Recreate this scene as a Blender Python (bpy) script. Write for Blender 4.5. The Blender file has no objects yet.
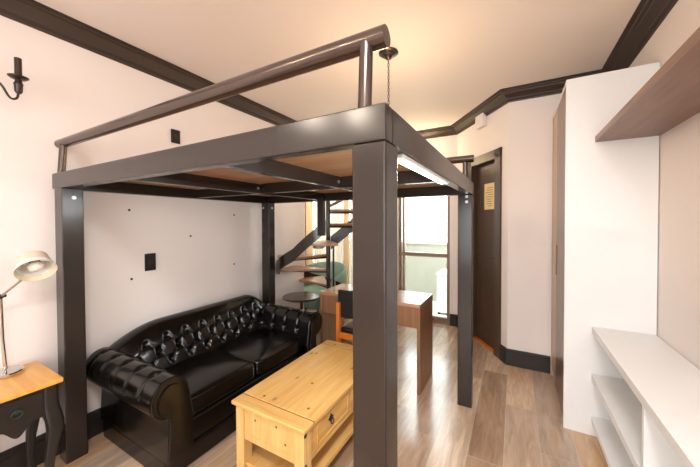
import bpy, bmesh, math, random
from mathutils import Vector, Matrix
from math import sin, cos, pi, radians, sqrt, exp
random.seed(7)
S = bpy.context.scene
COL = S.collection

# ------------------------------------------------------------------ camera
F_PX, YAW, PITCH, ROLL, SHIFT = 294.92, radians(29.206), radians(0.943), radians(-0.185), -6.98
cam_d = bpy.data.cameras.new('camera')
cam = bpy.data.objects.new('camera', cam_d); COL.objects.link(cam)
cam_d.sensor_width = 36.0; cam_d.sensor_fit = 'HORIZONTAL'
cam_d.lens = F_PX / 700 * 36.0
cam_d.shift_y = SHIFT / 700
cam_d.clip_start = 0.02
_R = Vector((cos(YAW), sin(YAW), 0))
_F = Vector((-sin(YAW) * cos(PITCH), cos(YAW) * cos(PITCH), -sin(PITCH)))
_U = _R.cross(_F)
_R2 = cos(ROLL) * _R + sin(ROLL) * _U
_U2 = -sin(ROLL) * _R + cos(ROLL) * _U
m = Matrix((_R2, _U2, -_F)).transposed().to_4x4()
m.translation = Vector((0, 0, 1.45))
cam.matrix_world = m
S.camera = cam

# ------------------------------------------------------------------ world, exposure, big lights
w = bpy.data.worlds.new('sky'); S.world = w; w.use_nodes = True
bg = w.node_tree.nodes['Background']
bg.inputs[0].default_value = (0.93, 0.97, 1.0, 1); bg.inputs[1].default_value = 10.0
S.view_settings.view_transform = 'Standard'
S.view_settings.look = 'None'
S.view_settings.exposure = -0.08
S.view_settings.gamma = 1.0
S.view_settings.use_curve_mapping = False

def area(name, loc, rot, sx, sy, power, col, portal=False):
    d = bpy.data.lights.new(name, 'AREA'); d.shape = 'RECTANGLE'; d.size = sx; d.size_y = sy
    d.energy = power; d.color = col
    if portal: d.cycles.is_portal = True
    o = bpy.data.objects.new(name, d); COL.objects.link(o); o.location = loc; o.rotation_euler = rot
    return o
def point(name, loc, power, col, r=0.05):
    d = bpy.data.lights.new(name, 'POINT'); d.energy = power; d.color = col; d.shadow_soft_size = r
    o = bpy.data.objects.new(name, d); COL.objects.link(o); o.location = loc
    return o
# daylight through the balcony door, and fill from an added window behind the photographer
area('portal_balcony', (-1.75, 4.40, 1.15), (radians(-90), 0, 0), 3.3, 2.3, 1, (1, 1, 1), True)
area('portal_added_window', (-0.2, -3.15, 1.55), (radians(90), 0, 0), 1.8, 2.2, 1, (1, 1, 1), True)
area('added_window_fill', (-0.2, -3.12, 1.55), (radians(90), 0, 0), 1.7, 2.1, 10, (0.88, 0.95, 1.0))
WARM = (1.0, 0.72, 0.44)

# ------------------------------------------------------------------ materials
def lin(c):
    c = c / 255.0
    return c / 12.92 if c <= 0.04045 else ((c + 0.055) / 1.055) ** 2.4
def rgb(r, g, b): return (lin(r), lin(g), lin(b), 1.0)
def N(nt, t, **kw):
    n = nt.nodes.new(t)
    for k, v in kw.items(): setattr(n, k, v)
    return n
def L(nt, a, b): nt.links.new(a, b)
def mat(name, col, rough=0.5, metal=0.0, var=0.04, scale=6.0, bump=0.0, bscale=60.0, stretch=(1, 1, 1), coat=0.0, spec=0.5, rvar=0.0):
    m = bpy.data.materials.new(name); m.use_nodes = True; nt = m.node_tree
    p = nt.nodes['Principled BSDF']
    p.inputs['Roughness'].default_value = rough; p.inputs['Metallic'].default_value = metal
    p.inputs['Coat Weight'].default_value = coat; p.inputs['Specular IOR Level'].default_value = spec
    tc = N(nt, 'ShaderNodeTexCoord'); mp = N(nt, 'ShaderNodeMapping'); mp.inputs['Scale'].default_value = stretch
    L(nt, tc.outputs['Object'], mp.inputs[0])
    nz = N(nt, 'ShaderNodeTexNoise'); nz.inputs['Scale'].default_value = scale; nz.inputs['Detail'].default_value = 4
    L(nt, mp.outputs[0], nz.inputs['Vector'])
    mx = N(nt, 'ShaderNodeMix', data_type='RGBA')
    mx.inputs[6].default_value = tuple(c * (1 - var) for c in col[:3]) + (1,)
    mx.inputs[7].default_value = tuple(min(1, c * (1 + var)) for c in col[:3]) + (1,)
    L(nt, nz.outputs['Fac'], mx.inputs[0]); L(nt, mx.outputs[2], p.inputs['Base Color'])
    if rvar:
        mr = N(nt, 'ShaderNodeMapRange'); mr.inputs[3].default_value = rough - rvar; mr.inputs[4].default_value = rough + rvar
        L(nt, nz.outputs['Fac'], mr.inputs[0]); L(nt, mr.outputs[0], p.inputs['Roughness'])
    if bump:
        n2 = N(nt, 'ShaderNodeTexNoise'); n2.inputs['Scale'].default_value = bscale; n2.inputs['Detail'].default_value = 3
        L(nt, mp.outputs[0], n2.inputs['Vector'])
        b = N(nt, 'ShaderNodeBump'); b.inputs['Strength'].default_value = bump; b.inputs['Distance'].default_value = 0.002
        L(nt, n2.outputs['Fac'], b.inputs['Height']); L(nt, b.outputs[0], p.inputs['Normal'])
    return m
def wood(name, c1, c2, rough, axis='Y', scale=1.0, knots=True, coat=0.0, knotcol=(70, 42, 20)):
    """grain stretched along one axis, soft figure, a few knots"""
    m = bpy.data.materials.new(name); m.use_nodes = True; nt = m.node_tree; p = nt.nodes['Principled BSDF']
    p.inputs['Roughness'].default_value = rough; p.inputs['Coat Weight'].default_value = coat
    tc = N(nt, 'ShaderNodeTexCoord'); mp = N(nt, 'ShaderNodeMapping')
    st = {'X': (1.2, 14, 14), 'Y': (14, 1.2, 14), 'Z': (14, 14, 1.2)}[axis]
    mp.inputs['Scale'].default_value = tuple(s * scale for s in st); L(nt, tc.outputs['Object'], mp.inputs[0])
    nz = N(nt, 'ShaderNodeTexNoise'); nz.inputs['Scale'].default_value = 1.6; nz.inputs['Detail'].default_value = 6; nz.inputs['Distortion'].default_value = 1.2
    L(nt, mp.outputs[0], nz.inputs['Vector'])
    r = N(nt, 'ShaderNodeValToRGB'); r.color_ramp.elements[0].color = c1; r.color_ramp.elements[1].color = c2
    r.color_ramp.elements[0].position = 0.35; r.color_ramp.elements[1].position = 0.68
    L(nt, nz.outputs['Fac'], r.inputs[0]); out = r.outputs[0]
    if knots:
        mp2 = N(nt, 'ShaderNodeMapping'); mp2.inputs['Scale'].default_value = {'X': (4, 6, 6), 'Y': (6, 4, 6), 'Z': (6, 6, 4)}[axis]
        L(nt, tc.outputs['Object'], mp2.inputs[0])
        v = N(nt, 'ShaderNodeTexVoronoi'); v.inputs['Scale'].default_value = 1.0; L(nt, mp2.outputs[0], v.inputs['Vector'])
        k = N(nt, 'ShaderNodeValToRGB'); k.color_ramp.elements[0].position = 0.035; k.color_ramp.elements[1].position = 0.10
        k.color_ramp.elements[0].color = (1, 1, 1, 1); k.color_ramp.elements[1].color = (0, 0, 0, 1)
        L(nt, v.outputs['Distance'], k.inputs[0])
        mx = N(nt, 'ShaderNodeMix', data_type='RGBA'); mx.inputs[7].default_value = rgb(*knotcol)
        mu = N(nt, 'ShaderNodeMath', operation='MULTIPLY'); mu.inputs[1].default_value = 0.75
        L(nt, k.outputs[0], mu.inputs[0]); L(nt, mu.outputs[0], mx.inputs[0]); L(nt, out, mx.inputs[6]); out = mx.outputs[2]
    L(nt, out, p.inputs['Base Color'])
    return m
def floor_mat():
    """wood-look porcelain planks running along Y, 0.2 m wide, thin pale joints"""
    m = bpy.data.materials.new('plank_tiles'); m.use_nodes = True; nt = m.node_tree; p = nt.nodes['Principled BSDF']
    tc = N(nt, 'ShaderNodeTexCoord'); sp = N(nt, 'ShaderNodeSeparateXYZ'); L(nt, tc.outputs['Object'], sp.inputs[0])
    def M(op, a, b=None, c=None):
        n = N(nt, 'ShaderNodeMath', operation=op)
        for i, x in enumerate((a, b, c)):
            if x is None: continue
            if isinstance(x, (int, float)): n.inputs[i].default_value = x
            else: L(nt, x, n.inputs[i])
        return n.outputs[0]
    xs = M('DIVIDE', M('ADD', sp.outputs[0], 10.053), 0.2)
    row = M('FLOOR', xs); fx = M('FRACT', xs)
    w1 = N(nt, 'ShaderNodeTexWhiteNoise', noise_dimensions='1D'); L(nt, row, w1.inputs['W'])
    ys = M('DIVIDE', M('ADD', sp.outputs[1], M('MULTIPLY', w1.outputs['Value'], 1.2)), 1.2)
    ci = M('FLOOR', ys); fy = M('FRACT', ys)
    cv = N(nt, 'ShaderNodeCombineXYZ'); L(nt, row, cv.inputs[0]); L(nt, ci, cv.inputs[1])
    w2 = N(nt, 'ShaderNodeTexWhiteNoise', noise_dimensions='2D'); L(nt, cv.outputs[0], w2.inputs['Vector'])
    ra = N(nt, 'ShaderNodeValToRGB'); e = ra.color_ramp.elements
    e[0].position = 0.0; e[0].color = rgb(160, 132, 108); e[1].position = 1.0; e[1].color = rgb(204, 180, 156)
    for pos, c in ((0.25, (186, 160, 136)), (0.5, (170, 152, 136)), (0.75, (196, 162, 126))):
        x = e.new(pos); x.color = rgb(*c)
    L(nt, w2.outputs['Value'], ra.inputs[0])
    mp = N(nt, 'ShaderNodeVectorMath', operation='MULTIPLY_ADD')
    mp.inputs[1].default_value = (16, 2.0, 1); L(nt, tc.outputs['Object'], mp.inputs[0])
    sc = N(nt, 'ShaderNodeVectorMath', operation='SCALE'); sc.inputs['Scale'].default_value = 37.0; L(nt, w2.outputs['Color'], sc.inputs[0]); L(nt, sc.outputs[0], mp.inputs[2])
    nz = N(nt, 'ShaderNodeTexNoise'); nz.inputs['Scale'].default_value = 1.5; nz.inputs['Detail'].default_value = 7; nz.inputs['Roughness'].default_value = 0.65; nz.inputs['Distortion'].default_value = 0.8
    L(nt, mp.outputs[0], nz.inputs['Vector'])
    gr = N(nt, 'ShaderNodeValToRGB'); gr.color_ramp.elements[0].position = 0.3; gr.color_ramp.elements[1].position = 0.72
    gr.color_ramp.elements[0].color = (0.74, 0.69, 0.65, 1); gr.color_ramp.elements[1].color = (1.36, 1.32, 1.28, 1)
    L(nt, nz.outputs['Fac'], gr.inputs[0])
    mx = N(nt, 'ShaderNodeMix', data_type='RGBA', blend_type='MULTIPLY'); mx.inputs[0].default_value = 1.0
    L(nt, ra.outputs[0], mx.inputs[6]); L(nt, gr.outputs[0], mx.inputs[7])
    jx = M('LESS_THAN', M('MINIMUM', fx, M('SUBTRACT', 1.0, fx)), 0.010)
    jy = M('LESS_THAN', M('MINIMUM', fy, M('SUBTRACT', 1.0, fy)), 0.0017)
    j = M('MAXIMUM', jx, jy)
    m2 = N(nt, 'ShaderNodeMix', data_type='RGBA'); m2.inputs[7].default_value = rgb(196, 178, 158)
    L(nt, j, m2.inputs[0]); L(nt, mx.outputs[2], m2.inputs[6]); L(nt, m2.outputs[2], p.inputs['Base Color'])
    p.inputs['Coat Weight'].default_value = 0.5; p.inputs['Coat Roughness'].default_value = 0.17
    ro = N(nt, 'ShaderNodeMapRange'); ro.inputs[3].default_value = 0.17; ro.inputs[4].default_value = 0.27
    L(nt, nz.outputs['Fac'], ro.inputs[0]); L(nt, ro.outputs[0], p.inputs['Roughness'])
    b = N(nt, 'ShaderNodeBump'); b.inputs['Strength'].default_value = 0.25; b.inputs['Distance'].default_value = 0.002
    hh = M('SUBTRACT', nz.outputs['Fac'], M('MULTIPLY', j, 1.5)); L(nt, hh, b.inputs['Height']); L(nt, b.outputs[0], p.inputs['Normal'])
    return m
def glass_mat():
    m = bpy.data.materials.new('clear_glass'); m.use_nodes = True; nt = m.node_tree
    nt.nodes.remove(nt.nodes['Principled BSDF']); out = nt.nodes['Material Output']
    tr = N(nt, 'ShaderNodeBsdfTransparent'); tr.inputs[0].default_value = (0.93, 0.97, 0.95, 1)
    gl = N(nt, 'ShaderNodeBsdfGlossy'); gl.inputs['Roughness'].default_value = 0.02
    fr = N(nt, 'ShaderNodeFresnel'); fr.inputs[0].default_value = 1.3
    mx = N(nt, 'ShaderNodeMixShader'); L(nt, fr.outputs[0], mx.inputs[0]); L(nt, tr.outputs[0], mx.inputs[1]); L(nt, gl.outputs[0], mx.inputs[2])
    L(nt, mx.outputs[0], out.inputs[0]); return m
def sheer_mat(name, col, trans=0.55):
    m = bpy.data.materials.new(name); m.use_nodes = True; nt = m.node_tree
    nt.nodes.remove(nt.nodes['Principled BSDF']); out = nt.nodes['Material Output']
    d = N(nt, 'ShaderNodeBsdfDiffuse'); t = N(nt, 'ShaderNodeBsdfTranslucent')
    wv = N(nt, 'ShaderNodeTexNoise'); wv.inputs['Scale'].default_value = 90
    mc = N(nt, 'ShaderNodeMix', data_type='RGBA'); mc.inputs[6].default_value = tuple(c * .96 for c in col[:3]) + (1,); mc.inputs[7].default_value = col
    L(nt, wv.outputs['Fac'], mc.inputs[0]); L(nt, mc.outputs[2], d.inputs[0]); L(nt, mc.outputs[2], t.inputs[0])
    mx = N(nt, 'ShaderNodeMixShader'); mx.inputs[0].default_value = trans
    L(nt, d.outputs[0], mx.inputs[1]); L(nt, t.outputs[0], mx.inputs[2]); L(nt, mx.outputs[0], out.inputs[0]); return m
def emit_mat(name, col, s):
    m = bpy.data.materials.new(name); m.use_nodes = True; p = m.node_tree.nodes['Principled BSDF']
    p.inputs['Base Color'].default_value = col; p.inputs['Emission Color'].default_value = col; p.inputs['Emission Strength'].default_value = s
    return m

M_wall = mat('wall_paint', rgb(240, 230, 224), 0.6, var=0.012, scale=3, bump=0.08, bscale=120)
M_ceil = mat('ceiling_paint', rgb(242, 231, 222), 0.7, var=0.01, scale=2)
M_crown = mat('dark_trim_paint', rgb(60, 46, 37), 0.5, var=0.08, scale=5)
M_base = mat('dark_baseboard_paint', rgb(36, 28, 24), 0.5, var=0.08, scale=5)
M_floor = floor_mat()
M_steel = mat('brown_steel_paint', rgb(43, 35, 30), 0.21, var=0.05, scale=7, bump=0.02, bscale=40, rvar=0.04)
M_tube = mat('bare_steel_tube', rgb(96, 84, 78), 0.22, metal=0.8, var=0.08, scale=9, rvar=0.05)
M_bolt = mat('zinc_bolt', rgb(190, 190, 188), 0.3, metal=0.8, var=0.05)
M_ply = wood('plywood_deck', rgb(150, 114, 82), rgb(176, 138, 102), 0.55, 'X', 0.6, knots=False)
M_leather = mat('black_leather', rgb(12, 9, 7), 0.2, var=0.18, scale=9, bump=0.12, bscale=160, rvar=0.05)
M_pine = wood('waxed_pine', rgb(208, 156, 84), rgb(224, 180, 110), 0.33, 'Y', 1.0, True, 0.15, (92, 54, 22))
M_pine_cross = wood('waxed_pine_cross', rgb(208, 156, 84), rgb(224, 180, 110), 0.33, 'X', 1.0, False, 0.15)
M_pine_side = wood('waxed_pine_upright', rgb(212, 166, 98), rgb(230, 190, 124), 0.38, 'Z', 1.0, True, 0.1, (120, 76, 36))
M_honey = wood('honey_table_top', rgb(226, 158, 66), rgb(240, 182, 92), 0.32, 'X', 1.0, False, 0.15)
M_blackwood = mat('black_brown_painted_wood', rgb(30, 25, 22), 0.36, var=0.1, scale=8, bump=0.05)
M_iron = mat('wrought_iron', rgb(70, 58, 52), 0.32, metal=0.7, var=0.12, scale=14)
M_black = mat('black_plastic', rgb(20, 18, 17), 0.4, var=0.05)
M_white = mat('white_laminate', rgb(236, 235, 233), 0.4, var=0.01, scale=4)
M_brownlam = wood('brown_laminate', rgb(120, 88, 74), rgb(140, 106, 90), 0.38, 'Y', 0.8, False)
M_wardoor = wood('brown_laminate_door', rgb(104, 76, 62), rgb(124, 94, 78), 0.3, 'Z', 0.8, False)
M_beigelam = mat('beige_laminate', rgb(196, 170, 148), 0.4, var=0.03)
M_desk = wood('walnut_laminate', rgb(126, 88, 62), rgb(150, 108, 78), 0.3, 'Z', 0.8, False, 0.1)
M_desktop = wood('walnut_desk_top', rgb(170, 124, 92), rgb(190, 146, 112), 0.22, 'X', 0.8, False, 0.2)
M_door = wood('dark_brown_door', rgb(64, 46, 36), rgb(80, 60, 46), 0.4, 'Z', 0.8, False)
M_chrome = mat('chrome', rgb(205, 203, 200), 0.14, metal=1.0, var=0.03)
M_shade = mat('cream_enamel', rgb(226, 208, 180), 0.3, var=0.05, coat=0.2)
M_shadein = mat('white_reflector', rgb(240, 240, 236), 0.45, var=0.02)
M_bulb = mat('opal_bulb', rgb(240, 232, 224), 0.2, var=0.01)
M_alu = mat('bronze_aluminium', rgb(150, 126, 108), 0.4, metal=0.3, var=0.04)
M_glass = glass_mat()
M_parapet = mat('balcony_green_paint', rgb(152, 150, 138), 0.75, var=0.04)
M_balfloor = mat('balcony_tiles', rgb(210, 208, 200), 0.6, var=0.05)
M_facade = mat('white_facade', rgb(236, 236, 236), 0.85, var=0.02, scale=1)
M_facwin = mat('grey_window', rgb(196, 200, 206), 0.4, var=0.03)
M_teal = mat('teal_upholstery', rgb(138, 168, 156), 0.6, var=0.1, scale=10, bump=0.1)
M_orange = wood('orange_varnished_wood', rgb(196, 102, 30), rgb(220, 128, 48), 0.3, 'Z', 1.0, False, 0.2)
M_tread = wood('tread_wood', rgb(150, 104, 68), rgb(176, 128, 88), 0.35, 'X', 1.0, False, 0.1)
M_tabletop = mat('dark_table_top', rgb(62, 50, 44), 0.22, var=0.15, scale=8)
M_paper = mat('parchment_notice', rgb(232, 208, 156), 0.7, var=0.10, scale=16)
M_ink = mat('brown_ink', rgb(120, 92, 58), 0.7, var=0.05)
M_sheer = sheer_mat('sheer_curtain', (0.88, 0.78, 0.66, 1), 0.32)
M_drape = sheer_mat('tan_drape', (0.72, 0.50, 0.30, 1), 0.35)
M_groove = mat('dark_joint', rgb(120, 78, 34), 0.6, var=0.05)

# ------------------------------------------------------------------ mesh helpers
def _merge(dst, src):
    me = bpy.data.meshes.new('t'); src.to_mesh(me); src.free(); dst.from_mesh(me); bpy.data.meshes.remove(me)
class B:
    def __init__(s): s.bm = bmesh.new()
    def box(s, a, b, bev=0.0, seg=2, rot=None, piv=None):
        t = bmesh.new(); bmesh.ops.create_cube(t, size=1)
        ce = [(a[i] + b[i]) / 2 for i in range(3)]; sz = [abs(b[i] - a[i]) for i in range(3)]
        for v in t.verts: v.co = Vector((v.co.x * sz[0] + ce[0], v.co.y * sz[1] + ce[1], v.co.z * sz[2] + ce[2]))
        if bev > 0: bmesh.ops.bevel(t, geom=t.edges[:], offset=min(bev, min(sz) * 0.49), segments=seg, profile=0.5, affect='EDGES')
        if rot is not None: bmesh.ops.rotate(t, verts=t.verts, cent=Vector(piv or ce), matrix=rot)
        _merge(s.bm, t); return s
    def cyl(s, a, b, r, seg=20, r2=None, caps=True):
        a = Vector(a); b = Vector(b); d = b - a; t = bmesh.new()
        bmesh.ops.create_cone(t, cap_ends=caps, segments=seg, radius1=r, radius2=r if r2 is None else r2, depth=d.length)
        q = Vector((0, 0, 1)).rotation_difference(d.normalized()).to_matrix().to_4x4(); q.translation = (a + b) / 2
        bmesh.ops.transform(t, matrix=q, verts=t.verts); _merge(s.bm, t); return s
    def sphere(s, c, r, sc=(1, 1, 1), u=16, v=10):
        t = bmesh.new(); bmesh.ops.create_uvsphere(t, u_segments=u, v_segments=v, radius=r)
        for x in t.verts: x.co = Vector((x.co.x * sc[0] + c[0], x.co.y * sc[1] + c[1], x.co.z * sc[2] + c[2]))
        _merge(s.bm, t); return s
    def lathe(s, prof, c=(0, 0, 0), axis=(0, 0, 1), seg=28):
        """prof: (radius, height) list along axis from c"""
        t = bmesh.new(); q = Vector((0, 0, 1)).rotation_difference(Vector(axis).normalized()).to_matrix()
        rings = []
        for r, h in prof:
            rings.append([t.verts.new(q @ Vector((r * cos(2 * pi * k / seg), r * sin(2 * pi * k / seg), h)) + Vector(c)) for k in range(seg)] if r > 1e-6 else [t.verts.new(q @ Vector((0, 0, h)) + Vector(c))])
        for A, C in zip(rings, rings[1:]):
            for k in range(seg):
                k2 = (k + 1) % seg
                f = [A[k % len(A)], A[k2 % len(A)], C[k2 % len(C)], C[k % len(C)]]
                f = list(dict.fromkeys(f))
                if len(f) >= 3:
                    try: t.faces.new(f)
                    except ValueError: pass
        bmesh.ops.recalc_face_normals(t, faces=t.faces); _merge(s.bm, t); return s
    def tube(s, pts, r, seg=10, closed=False, caps=True):
        pts = [Vector(p) for p in pts]; n = len(pts); t = bmesh.new(); rings = []; up = None
        for i in range(n):
            if closed: d = pts[(i + 1) % n] - pts[i - 1]
            else: d = pts[min(i + 1, n - 1)] - pts[max(i - 1, 0)]
            d.normalize()
            if up is None: up = d.orthogonal().normalized()
            up = (up - d * up.dot(d)); up = up.normalized() if up.length > 1e-6 else d.orthogonal().normalized()
            v = d.cross(up); rr = r[i] if isinstance(r, (list, tuple)) else r
            rings.append([t.verts.new(pts[i] + rr * (cos(2 * pi * k / seg) * up + sin(2 * pi * k / seg) * v)) for k in range(seg)])
        pr = list(zip(rings, rings[1:])) + ([(rings[-1], rings[0])] if closed else [])
        for A, C in pr:
            for k in range(seg): t.faces.new((A[k], A[(k + 1) % seg], C[(k + 1) % seg], C[k]))
        if not closed and caps: t.faces.new(rings[0][::-1]); t.faces.new(rings[-1])
        bmesh.ops.recalc_face_normals(t, faces=t.faces); _merge(s.bm, t); return s
    def prism(s, poly, axis, a, b, bev=0.0, seg=2):
        """poly: 2-d points in the two other axes (order XYZ without axis), from a to b along axis"""
        t = bmesh.new()
        def P(p, h):
            return Vector({'X': (h, p[0], p[1]), 'Y': (p[0], h, p[1]), 'Z': (p[0], p[1], h)}[axis])
        A = [t.verts.new(P(p, a)) for p in poly]; C = [t.verts.new(P(p, b)) for p in poly]; n = len(poly)
        t.faces.new(A); t.faces.new(C[::-1])
        for k in range(n): t.faces.new((A[k], C[k], C[(k + 1) % n], A[(k + 1) % n]))
        bmesh.ops.recalc_face_normals(t, faces=t.faces)
        if bev: bmesh.ops.bevel(t, geom=t.edges[:], offset=bev, segments=seg, profile=0.5, affect='EDGES')
        _merge(s.bm, t); return s
    def grid(s, f, nu, nv, cu=False, cv=False, flip=False):
        t = bmesh.new()
        V = [[t.verts.new(f(i / (nu if cu else nu - 1), j / (nv if cv else nv - 1))) for j in range(nv)] for i in range(nu)]
        for i in range(nu if cu else nu - 1):
            for j in range(nv if cv else nv - 1):
                q = [V[i][j], V[(i + 1) % nu][j], V[(i + 1) % nu][(j + 1) % nv], V[i][(j + 1) % nv]]
                t.faces.new(q[::-1] if flip else q)
        _merge(s.bm, t); return s
def link(name, b, material, parent=None, angle=35):
    bm = b.bm
    org = Vector((0, 0, 0))
    if parent is not None:
        o = parent
        while o.parent is not None: o = o.parent
        org = o.location
    for v in bm.verts: v.co -= org
    me = bpy.data.meshes.new(name); bm.to_mesh(me); bm.free()
    me.materials.append(material)
    for p in me.polygons: p.use_smooth = True
    me.set_sharp_from_angle(angle=radians(angle))
    o = bpy.data.objects.new(name, me); COL.objects.link(o)
    if angle <= 35:
        wn = o.modifiers.new('weighted', 'WEIGHTED_NORMAL'); wn.keep_sharp = True; wn.weight = 100
    if parent is not None: o.parent = parent
    return o
def tag(o, label, cat, group=None):
    o['label'] = label; o['category'] = cat
    if group: o['group'] = group
    return o
def thing(name, loc, label, cat, group=None):
    o = bpy.data.objects.new(name, None); COL.objects.link(o); o.location = loc; o.empty_display_size = 0.1
    return tag(o, label, cat, group)
def single(name, b, material, loc, label, cat, group=None, angle=35):
    for v in b.bm.verts: v.co -= Vector(loc)
    o = link(name, b, material, None, angle); o.location = loc
    return tag(o, label, cat, group)
def struct(name, b, material, parent=None, angle=35):
    o = link(name, b, material, parent, angle)
    if parent is None: o['kind'] = 'structure'
    return o
def copy_tree(o, parent=None):
    c = o.copy(); COL.objects.link(c)
    if parent is not None: c.parent = parent
    for ch in list(o.children): copy_tree(ch, c)
    return c
def catmull(P, n):
    P = [Vector(p) for p in P]; out = []
    Q = [P[0] * 2 - P[1]] + P + [P[-1] * 2 - P[-2]]
    for i in range(1, len(Q) - 2):
        for k in range(n):
            t = k / n; a, b, c, d = Q[i - 1], Q[i], Q[i + 1], Q[i + 2]
            out.append(0.5 * ((2 * b) + (c - a) * t + (2 * a - 5 * b + 4 * c - d) * t * t + (3 * b - a - 3 * c + d) * t ** 3))
    out.append(P[-1]); return out

# ------------------------------------------------------------------ the room
ZC = 2.735
XL, XR = -2.515, 0.775           # side walls
YB = -3.2                        # wall behind the photographer
YF = 3.37                        # far wall beside the wardrobe
YW = 4.26                        # window wall
XA = -4.3                        # alcove past the loft on the left
YE = 3.20                        # where the left wall ends
A0 = Vector((-0.06, 3.37, 0)); A1 = Vector((-0.69, 4.26, 0))     # the angled wall with the brown door
T = .15
struct('floor', B().box((XA - .2, YB - .2, -0.1), (1.1, YW + 0.16, 0)), M_floor)
struct('ceiling', B().box((XA - .2, YB - .2, ZC), (1.1, YW + 0.16, ZC + .12)), M_ceil)
struct('wall_left', B().box((XL - T, YB, 0), (XL, YE, ZC)), M_wall)
struct('wall_alcove', B().box((XA - T, YE - T, 0), (XA, YW, ZC)).box((XA, YE - T, 0), (XL - T, YE, ZC)), M_wall)
struct('wall_right', B().box((XR, YB, 0), (XR + T, YF + T, ZC)), M_wall)
struct('wall_far', B().box((-0.06, YF, 0), (XR, YF + T, ZC)), M_wall)
# angled wall with the doorway cut out of it
td = (A1 - A0).normalized(); nd = Vector((-td.y, td.x, 0))        # nd points back into the room
if nd.y > 0: nd = -nd
RD = Matrix((td, -nd, Vector((0, 0, 1)))).transposed()             # local x along wall, y away from room
def doorframe(b):
    """local (s, depth, z) to world"""
    for v in b.bm.verts: v.co = RD @ v.co + A0
    bmesh.ops.recalc_face_normals(b.bm, faces=b.bm.faces[:]); return b
LEN = (A1 - A0).length
D0, D1, DH = 0.165, 0.735, 2.165
struct('wall_hall', doorframe(B().box((-.0, 0, 0), (D0, T, ZC)).box((D1, 0, 0), (LEN + .1, T, ZC)).box((D0, 0, DH), (D1, T, ZC))), M_wall)
# window wall: opening for the balcony door and, further left, a curtained window
BX0, BX1, BH = -1.54, -0.79, 2.18
CX0, CX1 = -3.35, -1.66
w_ = B().box((XA, YW, 0), (CX0, YW + T, ZC)).box((CX1, YW, 0), (BX0, YW + T, ZC)).box((BX1, YW, 0), (-0.45, YW + T, ZC))
w_.box((CX0, YW, BH), (CX1, YW + T, ZC)).box((CX0, YW, 0), (CX1, YW + T, 0.12)).box((BX0, YW, BH), (BX1, YW + T, ZC))
struct('wall_window', w_, M_wall)
# wall behind the photographer, with a window opening added to let fill light in
w_ = B().box((XL, YB - T, 0), (-1.1, YB, ZC)).box((.70, YB - T, 0), (XR, YB, ZC)).box((-1.1, YB - T, 0), (.70, YB, .45)).box((-1.1, YB - T, 2.65), (.70, YB, ZC))
struct('wall_back', w_, M_wall)

# crown mouldings: stepped profile between wall and ceiling
def crown(b, P, Q, n, zl, p, m0=0, m1=0):
    """run from P to Q, n = unit vector into the room, m0/m1 mitre slopes at the two ends"""
    d = ZC - zl; D = Vector((Q[0] - P[0], Q[1] - P[1])).normalized()
    prof = [(0, zl), (.007, zl), (.010, zl + .14 * d), (.026, zl + .20 * d), (.032, zl + .22 * d), (.034, zl + .30 * d), (.60 * p, zl + .68 * d), (.62 * p, zl + .77 * d), (.76 * p, zl + .82 * d), (.79 * p, zl + .91 * d), (p, zl + .94 * d), (p, ZC), (0, ZC)]
    t = bmesh.new(); A = []; C = []
    for o, z in prof:
        A.append(t.verts.new((P[0] + n[0] * o - D.x * m0 * o, P[1] + n[1] * o - D.y * m0 * o, z))); C.append(t.verts.new((Q[0] + n[0] * o + D.x * m1 * o, Q[1] + n[1] * o + D.y * m1 * o, z)))
    k = len(prof); t.faces.new(A); t.faces.new(C[::-1])
    for i in range(k): t.faces.new((A[i], C[i], C[(i + 1) % k], A[(i + 1) % k]))
    bmesh.ops.recalc_face_normals(t, faces=t.faces); _merge(b.bm, t); return b
struct('trim_1', crown(B(), (XL, YB), (XL, YE), (1, 0), 2.610, .085), M_crown, angle=20)
struct('trim_2', crown(B(), (XR, YB), (XR, YF), (-1, 0), 2.655, .14, 0, -1), M_crown, angle=20)
struct('trim_3', crown(B(), (-.06, YF), (XR, YF), (0, -1), 2.636, .13, .516, -1), M_crown, angle=20)
P = A0; Q = A1
struct('trim_4', crown(B(), P, Q, nd, 2.636, .13, .516, -.516), M_crown, angle=20)
struct('trim_5', crown(B(), (-.69, YW), (XA, YW), (0, -1), 2.636, .13, -.516, 0), M_crown, angle=20)
# baseboards
def baseboard(b, P, Q, n, h=.16, d=.022):
    prof = [(0, 0), (d, 0), (d, h * .76), (d * .75, h * .80), (d * .75, h * .92), (d * .35, h), (0, h)]
    t = bmesh.new(); A = []; C = []
    for o, z in prof:
        A.append(t.verts.new((P[0] + n[0] * o, P[1] + n[1] * o, z))); C.append(t.verts.new((Q[0] + n[0] * o, Q[1] + n[1] * o, z)))
    k = len(prof); t.faces.new(A); t.faces.new(C[::-1])
    for i in range(k): t.faces.new((A[i], C[i], C[(i + 1) % k], A[(i + 1) % k]))
    bmesh.ops.recalc_face_normals(t, faces=t.faces); _merge(b.bm, t); return b
struct('baseboard_left', baseboard(B(), (XL, YB), (XL, YE), (1, 0), .16, .035), M_base, angle=20)
struct('baseboard_far', baseboard(B(), (-.073, YF), (.302, YF), (0, -1)), M_base, angle=20)
struct('baseboard_hall', baseboard(baseboard(B(), A0 - td * .01, A0 + td * .105, nd), A0 + td * .80, A0 + td * LEN, nd), M_base, angle=20)
struct('baseboard_window', baseboard(B(), (BX1 + .005, YW), (-.66, YW), (0, -1)), M_base, angle=20)

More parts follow.
